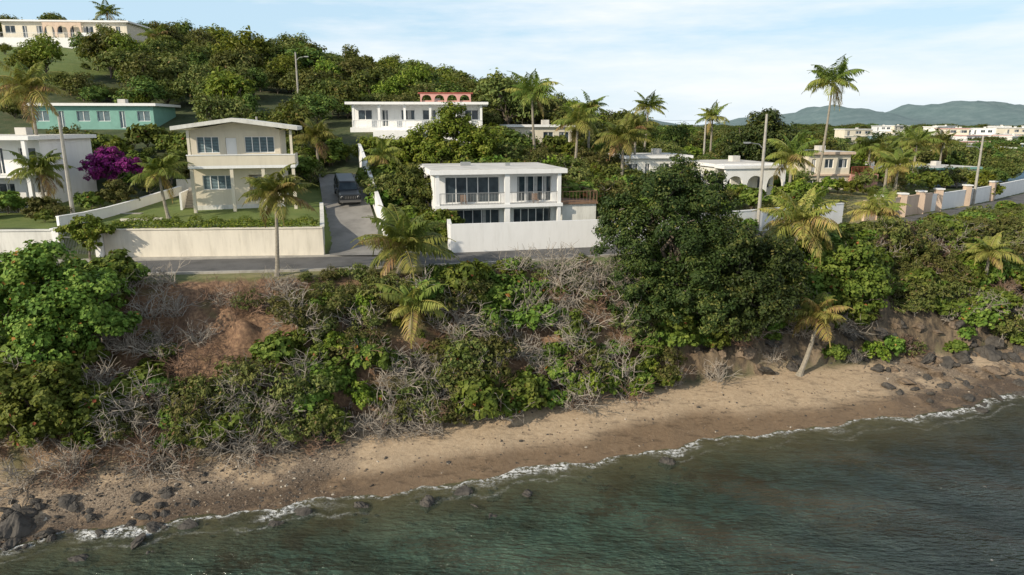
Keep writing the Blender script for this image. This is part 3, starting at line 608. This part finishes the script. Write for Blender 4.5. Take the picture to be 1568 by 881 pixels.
for gx in np.arange(-40,64,.98):
    T=np.arange(-.12,1.06,.10)
    for t in T:
        x=gx+rng.normal()*.4; tt=t+rng.normal()*.04; y=float(YB(x)+tt*(YT(x)-YB(x))); z=float(H(x,y)); s=(.80+.85*rng.random()**1.5); dens=.86; tw=.07; top=False
        g=float(vn(x,y*1.3,.32))
        if g<.30: dens=.5; tw=.34
        if t<-.06 and not (-12<x<11): continue
        if -25.0<x<-14.4 and tt>.28: dens=.045; tw=.38; s*=.7
        if -25<x<-12 and tt<=.28: dens=.72; tw=.36; top=rng.random()<.6
        if x<-20 and tt<.05: dens=.15
        if 3.8<x<8.0 and .2<tt<.95: dens=.40 if tt<.75 else .12; tw=.34; s*=.8
        if 12<x<27 and tt<.33: dens=.12 if tt<.14 else .5; tw=.14; s*=.85
        if x>27 and tt<.34: dens=.25 if tt<.15 else .6; tw=.1
        if -24<x<9 and tt>.72: s=min(s,.70+.15*rng.random()); z-=.35
        if any((x-a_)**2+(y-b_)**2<c_*c_ for a_,b_,c_ in PALMC): s*=.5
        if rng.random()<dens:
            r_=rng.random()
            if r_<.06: mm=dryb[rng.integers(2)]
            elif r_<.13: mm=gard[rng.integers(2)]
            else: mm=(seab[rng.integers(4)] if (vn(x*1.0,y*1.6,.22)+rng.normal()*.14)>.45 else olib[rng.integers(3)])
            link('shrub',mm,(x,y,z-.15),rz(),(s,s,s*(.8+.45*rng.random())),par); top=top or rng.random()<.5
        if rng.random()<tw+(.07 if -12<x<10 else 0):
            link('dead_branches',twg[rng.integers(4)],(x,y-.5,z+(.5 if top else .05)+.25*rng.random()),(rng.normal()*.3+.25,rng.normal()*.3,rng.random()*6),.8+.5*rng.random(),tpar)
par2=empty('roadside_scrub')
for i in range(330):
    x=22+rng.random()*60; y0=float(YT(x)); y1=float(YC(x)-HW(x)-1.2)
    if y1-y0<1: continue
    y=y0+rng.random()*(y1-y0); s=.7+.8*rng.random()
    if rng.random()<.2 and x>30: continue
    link('shrub',(olib+seab+gard)[rng.integers(9)],(x,y,float(H(x,y))-.15),rz(),(s,s,s*.8),par2)
def ftree(name,x,y,z,bl,n,ls,mat,tr=.25,asp=.6,clump=.3,fork=.4):
    zb=float(H(x,y)); me=treemesh(name,bl,n,ls,mat,base=(0,0,zb-z),tr=tr,asp=asp,clump=clump,fork=fork); return link(name,me,(x,y,z))
ftree('mango_tree',11.3,48.5,11.2,[(0,0,0,3.6),(-2.8,0,-.2,2.5),(-1,-.8,2.8,2.4),(2,0,2.2,2.3),(.3,.5,4.1,1.7),(3.4,-.4,-.6,2.3),(-2.2,-1,-3,2.3),(1.2,-1.6,-3.2,2.6),(-3.8,0,1.6,1.6),(-1,-1.8,-4.8,2.0),(2.6,.2,3.6,1.2),(2.4,-2.2,-5.0,2.1),(-3.0,-1.4,-4.8,1.5)],66000,.115,L_dark,.35,.5,.27)
ftree('almond_tree',16.8,48.0,8.4,[(0,0,0,2.5),(1.6,0,1.4,1.8),(-1.2,-.6,2.4,1.7),(.6,-.8,-2.0,2.2),(2.2,-.2,-1.2,1.8),(-1.6,-.8,-1.4,1.9),(3.0,.2,.4,1.3),(-.6,-1.4,-3.4,1.6)],27000,.12,L_dark,.25,.6,.3)
ftree('sea_grape_tree',26.4,53,7.2,[(0,0,0,2.1),(-1.6,0,.8,1.6),(1.6,0,-.2,1.7),(0,-.4,1.9,1.4),(.4,-1,-1.6,1.7),(-1.7,-.4,-1.0,1.4)],13000,.14,L_sea,.2,.8,.28)
ftree('sea_grape_tree',-26.2,38.5,8.5,[(0,0,0,2.8),(-2.2,0,1.4,2.2),(1.8,.4,.6,2.0),(-.6,0,2.7,1.6),(2.6,0,-1.2,1.7),(-3.2,0,-1,2.1),(.2,-1,-2.1,2.1),(-5,0,1.0,2.3)],30000,.125,L_sea,.3,.8,.25)
ftree('sea_grape_tree',-24.6,34.4,4.4,[(0,0,0,1.9),(-1.8,0,.8,1.7),(1.4,.2,-.3,1.4),(.4,0,1.4,1.2),(-2.6,-.4,-.9,1.6),(0,-.6,-1.4,1.4)],13000,.125,L_sea,.2,.8,.25)
ftree('sea_grape_tree',-17.0,37.4,3.3,[(0,0,0,1.2),(1.6,.3,-.2,1.1),(-1.5,0,-.2,1.1),(.4,-.5,-1,1.0),(2.8,.6,-.5,1.0)],7000,.11,L_oliv,.12,.7,.3)
ftree('sea_grape_tree',-1.5,47.2,7.6,[(0,0,0,1.5),(1.8,.2,-.2,1.4),(-1.8,0,-.3,1.3),(.5,-.8,-1.4,1.5),(3.3,.6,-.3,1.2)],10000,.12,L_sea,.15,.8,.3)
ftree('sea_grape_tree',-12.6,44.5,6.9,[(0,0,0,1.4),(-1.1,0,-.6,1.1),(1.3,.2,-.5,1.1),(0,-.5,-1.6,1.3)],6500,.12,L_sea,.15,.8,.3)
ftree('shade_tree',-9.0,62.5,13.4,[(0,0,0,1.8),(1.3,-.4,-.8,1.3),(-1.2,0,.2,1.2),(0,0,1.3,1.2),(.3,-.6,-2,1.4)],9000,.13,L_hill,.15)
ftree('shade_tree',-6.5,79,17.6,[(0,0,0,2.8),(-3,0,-.5,2.2),(3,0,-.6,2.2),(0,0,2,1.9),(-1.5,-1,-2,2.4),(2,-1,-2.4,2.4),(-5,0,-1.5,2)],20000,.17,L_yel,.3)
ftree('shade_tree',-13.5,80,15.8,[(0,0,0,2.2),(-2.6,0,.3,1.8),(2,0,-.6,2.0),(0,-1,-1.6,2.0)],10000,.17,L_yel,.3)
ftree('fig_tree',33.8,95,16.8,[(0,0,0,3.6),(-2.8,0,-.6,2.6),(2.8,0,-.6,2.6),(0,0,2,2.4),(0,-1,-2,3),(-3.6,0,-2,2),(3.6,0,-2,2)],17000,.2,L_dark,.35)
ftree('bougainvillea',-37.4,65,15.4,[(0,0,0,1.5),(1.6,0,-.3,1.2),(-1.5,0,-.1,1.1),(.3,0,.8,1.0),(-.5,-.5,-1,1.1),(2.6,0,-.4,.7)],9000,.13,L_boug,.12)
ftree('garden_tree',-38.9,57.5,11.6,[(0,0,.8,1.0),(.6,0,.3,.9),(-.7,0,.2,.9)],3500,.12,L_oliv,.1)
ftree('garden_tree',-31.6,50.9,11.0,[(0,0,.6,1.1),(1.0,0,.1,.9),(-1.1,0,.2,.9),(.2,0,-.6,.9)],5000,.12,L_yel,.1)
ftree('garden_tree',-34.8,61,12.9,[(0,0,.4,1.1),(.8,0,-.1,.9),(-.7,0,-.2,.9)],4000,.12,L_oliv,.1)
ftree('garden_tree',30,73,12,[(0,0,0,1.5),(1.8,0,-.2,1.2),(-1.6,0,-.2,1.2)],5000,.14,L_yel,.12)
ftree('garden_tree',-8.2,57.4,10.3,[(0,0,0,1.0),(1.1,.2,.1,.9),(-1.0,0,-.2,.8),(2,.3,-.2,.8)],4500,.12,L_sea,.1)
def hedge(name,x0,x1,yf,zf,h,w,mat,dens=260):
    a=Acc(); n=int((x1-x0)*dens); x=x0+(x1-x0)*rng.random(n); q=rng.random(n); q2=rng.normal(size=n)*.12
    th=q*math.pi; yo=np.cos(th)*w/2; zo=np.sin(th)**.5*h*(.65+.7*vn(x*2,x*0,1.2))*(1-.3*rng.random(n)); P=np.stack([x,yf(x)+yo+q2,zf(x,yf(x))+zo],1)
    leaves(a,P,np.stack([rng.normal(size=n)*.4,yo,zo*.8+.2],1),.09*(.6+.7*rng.random(n)),.6); return link(name,a.mesh(name,[mat]))
hedge('hedge',-30.5,-15.2,lambda x:wl(x)+.85,lambda x,y:11.1+0*x,.9,1.0,L_yel,320)
hedge('hedge',24,36,lambda x:YC(x)+HW(x)+2.2,lambda x,y:H(x,y),2.4,1.2,L_hill)
hedge('hedge',41,50,lambda x:YC(x)+HW(x)+2.6,lambda x,y:H(x,y),2.6,1.2,L_hill)
hedge('hedge',-32,-20,lambda x:x*0+71.5,lambda x,y:H(x,y),1.3,1.0,L_oliv)
gp=empty('garden_shrubs')
for (x0,x1,y0,y1,n,smin,smax) in ((-50,-36,54,62,18,.7,1.5),(-14,-9.5,63,74,16,1.1,2.2),(-34,-20,72,84,40,1.2,2.4),(-9.5,-5,56,59,12,.8,1.5),(6,18,66,76,34,1.2,2.4),(-8,8,70,80,24,1.5,2.5),(20,42,84,90,24,1.2,2.2),(18,30,68,75,14,1.0,1.7),(-60,-34,67,84,46,1.2,2.2),(14,22,62,70,12,.8,1.6),(44,70,90,104,26,1.2,2.4),(-4,14,84,96,40,1.4,2.4)):
    for i in range(n):
        x=x0+(x1-x0)*rng.random(); y=y0+(y1-y0)*rng.random(); s=smin+(smax-smin)*rng.random()
        if abs(x-xd(y))<3 and y<76: continue
        link('shrub',(gard+seab+olib)[rng.integers(9)],(x,y,float(H(x,y))-.1),rz(),s,gp)
hp=empty('hillside_trees'); excl=[(-64,-45,83,101),(-23,-2,86,105),(-124,-78,104,172),(20,32,72,89),(37,50,86,98),(12,23,80,92),(-2,10,92,106),(-40,60,0,72),(-60,-20,0,76),(-22,-10,60,78),(49,75,92,115),(-36,-30,104,114)]
def ok(x,y):
    return not any(a<x<b_ and c<y<d_ for a,b_,c,d_ in excl)
cnt=0
for gy in np.arange(76,212,4.9):
    for gx in np.arange(-150,75+gy*.2,4.9):
        x=gx+rng.normal()*1.8;y=gy+rng.normal()*1.8
        if abs(x)/max(y,1)>.82 or y<YC(x)+8 or not ok(x,y) : continue
        if y<100 and rng.random()<.3: continue
        if y>110 and rng.random()<.12: continue
        s=.55+.65*rng.random(); s*=1.0 if y>110 else .85
        if rng.random()<.07: s*=1.35
        if x>20: s*=.85
        if x<-60 and y<106: s*=.6
        if -26<x<-2 and y<92: s*=.5
        if -70<x<-40 and y<90: s*=.45
        if x>0 and y<100: s*=.75
        link('tree',(hill+hilly+hilly)[rng.integers(11)],(x,y,float(H(x,y))-.5),rz(),(s,s,s*(.75+.5*rng.random())),hp); cnt+=1
for i in range(16):
    x=-118+44*rng.random(); y=112+36*rng.random(); link('tree',(hill+hilly)[i%8],(x,y,float(H(x,y))-.4),rz(),.2+.25*rng.random(),hp)
fp=empty('coastal_plain_trees')
for i in range(700):
    y=200+900*rng.random()**1.4; x=y*(-.1+.95*rng.random()); 
    if x<0.15*y and y<260: continue
    if y<YC(x)+6: continue
    s=(.8+.7*rng.random())*(1+(y-200)/700)
    link('tree',hill[rng.integers(5)],(x,y,float(H(x,y))-1.2),rz(),(s*1.5,s*1.5,s*.7),fp)
PL=[(-15.7,46.0,14.5,2.9,None,(.3,0),24,.5),(-7.4,46.6,10.9,4.3,None,(.8,.2),28,.35),(-6.4,43.0,7.7,2.9,None,(.3,0),18,.45),(22.4,53.5,11.6,4.2,None,(1.5,.5),24,.55),(22.2,48.4,5.4,3.0,None,(1.2,.6),18,.6),
(33,62,11.4,3.3,None,(0,0),20,.5),(39.2,88,24.0,4.3,None,(.8,0),24,.3),(2.4,85,22.6,4.0,None,(-.6,0),24,.35),(7.4,80,19.3,3.6,None,(.4,0),22,.4),(11.8,75,17.6,3.8,None,(0,0),24,.4),(21,110,21.6,3.6,None,(.5,0),20,.3),
(-28.9,57.2,15.2,2.6,None,(-.4,0),18,.35),(-43.0,64,22.0,4.2,None,(0,0),24,.5),(-73,150,36.5,4,None,(0,0),20,.35),(-97,176,45,4.2,None,(0,0),20,.3),(31,110,20,3.2,None,(0,0),18,.4),(30.3,76,15.6,3.8,None,(0,0),22,.4),
(40,57.0,8.6,2.7,None,(0,0),16,.5),(54.5,95,16.6,3.6,None,(0,0),20,.4),(48.8,96,16.2,3.4,None,(0,0),20,.35),(-40.2,59.5,15.2,2.8,None,(0,0),20,.3),(-21.3,77,17.6,3.2,None,(0,0),20,.4),(-13.0,70.5,16,2.6,None,(0,0),16,.45),(45,84,15.5,3.2,None,(0,0),18,.4),
(-26,84,19.5,3,None,(0,0),18,.4),(62,112,16.5,3.4,None,(0,0),18,.35),(15,86,18.5,3.4,None,(0,0),20,.4),(10,92,21,3.2,None,(0,0),18,.3),(72,118,16,3.4,None,(0,0),18,.35),(43,78,14.5,3.2,None,(0,0),18,.4)]
for q in PL: palm('coconut_palm',q[0],q[1],q[2],q[3],q[4],q[5],q[6],q[7],tr=.15 if q[3]<3 else .19)
# ------------------------------------------------------------------ rocks
def rockmesh(name,mat,seed):
    bm=bmesh.new(); bmesh.ops.create_icosphere(bm,subdivisions=4,radius=1); r=np.random.default_rng(seed); dirs=unit(r.normal(size=(16,3))); offs=.5+.38*r.random(16)
    for v in bm.verts:
        c=np.array(v.co)
        for d_,o_ in zip(dirs,offs):
            k=c@d_
            if k>o_: c=c-d_*(k-o_)*.9
        c*=1+.34*(float(vn(c[0]*2+seed,c[1]*2+c[2]*3,1.3))-.5)+.18*(float(vn(c[0]*6+seed,c[1]*5+c[2]*7,1.3))-.5); c[2]*=.75; v.co=Vector(c)
    me=bpy.data.meshes.new(name); bm.to_mesh(me); bm.free(); me.materials.append(mat); me.polygons.foreach_set('use_smooth',np.zeros(len(me.polygons),dtype=bool)); return me
rk=[rockmesh('rock',M_rock if i<3 else M_rockb,i+3) for i in range(6)]
rp=empty('rocky_shore')
def rocks(n,fx,ft,s0,s1,ks,pw_=2.5):
    for i in range(n):
        x=fx(); y=float(YW(x)+ft()*(YB(x)-YW(x))); s=s0+(s1-s0)*rng.random()**pw_
        link('boulder',rk[ks[rng.integers(len(ks))]],(x,y,float(H(x,y))+s*.05),(rng.normal()*.4,rng.normal()*.4,rng.random()*6),(s*(.8+.6*rng.random()),s,s*(.5+.6*rng.random())),rp)
rocks(100,lambda:-25+9*rng.random()**1.3,lambda:-.12+.75*rng.random(),.06,.45,[0,1,2])
rocks(6,lambda:-24.8+3*rng.random(),lambda:.05+.4*rng.random(),.5,.95,[0,1,2])
rocks(150,lambda:27+22*rng.random(),lambda:.35+.8*rng.random(),.1,.8,[0,1,2,0,3,4,5],1.8)
rocks(18,lambda:32+16*rng.random(),lambda:.7+.4*rng.random(),.5,1.1,[0,1,2,0,3],1)
rocks(70,lambda:29+22*rng.random(),lambda:-.1+.6*rng.random(),.1,.6,[0,1,2])
rocks(70,lambda:12+17*rng.random(),lambda:.98+.30*rng.random(),.12,.8,[3,4,5,0,1],1.8)
rocks(40,lambda:-23+14*rng.random(),lambda:.75+.3*rng.random(),.08,.4,[3,4,5,1])
rocks(30,lambda:-12+38*rng.random(),lambda:.05+.9*rng.random(),.04,.16,[0,1,2])
rocks(120,lambda:-24+34*rng.random(),lambda:-.12-.85*rng.random(),.12,.6,[0,1,2])
a=Acc()
for i in range(4200):
    if rng.random()<.6: x=-26+17*rng.random()
    elif rng.random()<.5: x=26+20*rng.random()
    else: x=-12+40*rng.random()
    t=rng.random()*1.05; y=float(YW(x)+t*(YB(x)-YW(x))); s=.015+.05*rng.random()**2.5; z=float(H(x,y))
    V=np.array([(-1,-1,0),(1,-1,0),(1,1,0),(-1,1,0),(-.6,-.6,1),(.6,-.6,1),(.6,.6,1),(-.6,.6,1)],float)*s*np.array([1+rng.random(),1,.8]); an=rng.random()*6; c_,s_=math.cos(an),math.sin(an)
    V=V@np.array([[c_,s_,0],[-s_,c_,0],[0,0,1]])+np.array([x,y,z-.01]); a.add(V,[(4,5,6,7),(0,1,5,4),(1,2,6,5),(2,3,7,6),(3,0,4,7)],int(rng.random()**.7*2.15))
link('beach_pebbles',a.mesh('beach_pebbles',[M_rock,M_rockb,simple('shell',(.42,.37,.3),.8,.2,3,0)]))
for i in range(40):
    x=-25+20*rng.random(); y=float(YB(x))-.1-1.3*rng.random(); link('driftwood',twg[i%4],(x,y,float(H(x,y))+.15),(1.2+rng.normal()*.3,0,rng.random()*6),.7+.4*rng.random(),tpar)
# ------------------------------------------------------------------ world / sun / camera
el,az=R(27),math.atan2(-.78,-.62)
w=bpy.data.worlds.new('World'); sc.world=w; w.use_nodes=True; nt=w.node_tree; nt.nodes.clear()
out=N(nt,'ShaderNodeOutputWorld'); bg=N(nt,'ShaderNodeBackground'); bg.inputs[1].default_value=.1
sky=N(nt,'ShaderNodeTexSky'); sky.sky_type='NISHITA'; sky.sun_disc=False; sky.sun_elevation=el; sky.sun_rotation=az%(2*math.pi); sky.air_density=1.0; sky.dust_density=1.5
tc=N(nt,'ShaderNodeTexCoord')
sx=N(nt,'ShaderNodeSeparateXYZ'); nt.links.new(tc.outputs['Generated'],sx.inputs[0])
cf=noise(nt,2.4,6,.6,vec=tc.outputs['Generated'],mapscale=(1,.8,6),rot=(0,.14,0))
cf=mth(nt,'ADD',cf,mth(nt,'MULTIPLY',sx.outputs[0],.18))
cf=ramp(nt,cf,[(.40,.0),(.56,.6),(.68,1.)])
base=mix(nt,.7,sky.outputs[0],(7.0,9.6,11.6))
c=mix(nt,cf,base,(10.0,10.3,10.5)); 
hor=ramp(nt,mth(nt,'ABSOLUTE',sx.outputs[2]),[(0,.6),(.12,.0)]); c=mix(nt,hor,c,(9.6,10.2,10.5))
up=ramp(nt,sx.outputs[2],[(.3,0.),(.7,.75)]); c=mix(nt,up,c,sky.outputs[0])
nt.links.new(c,bg.inputs[0]); nt.links.new(bg.outputs[0],out.inputs[0])
sl=bpy.data.lights.new('sun','SUN'); sl.energy=4.8; sl.angle=R(.6); sl.color=(1,.88,.70); so=bpy.data.objects.new('sun',sl); sc.collection.objects.link(so)
S=Vector((math.sin(az)*math.cos(el),math.cos(az)*math.cos(el),math.sin(el))); so.rotation_euler=S.to_track_quat('Z','Y').to_euler(); so.location=(0,0,80)
cd=bpy.data.cameras.new('camera'); cam=bpy.data.objects.new('camera',cd); sc.collection.objects.link(cam); cam.location=(0,0,19); cam.rotation_euler=(R(76.7),0,0)
cd.sensor_width=36; cd.lens=24.3; cd.clip_end=12000; sc.camera=cam
print('hill trees',cnt,'objects',len(bpy.data.objects))
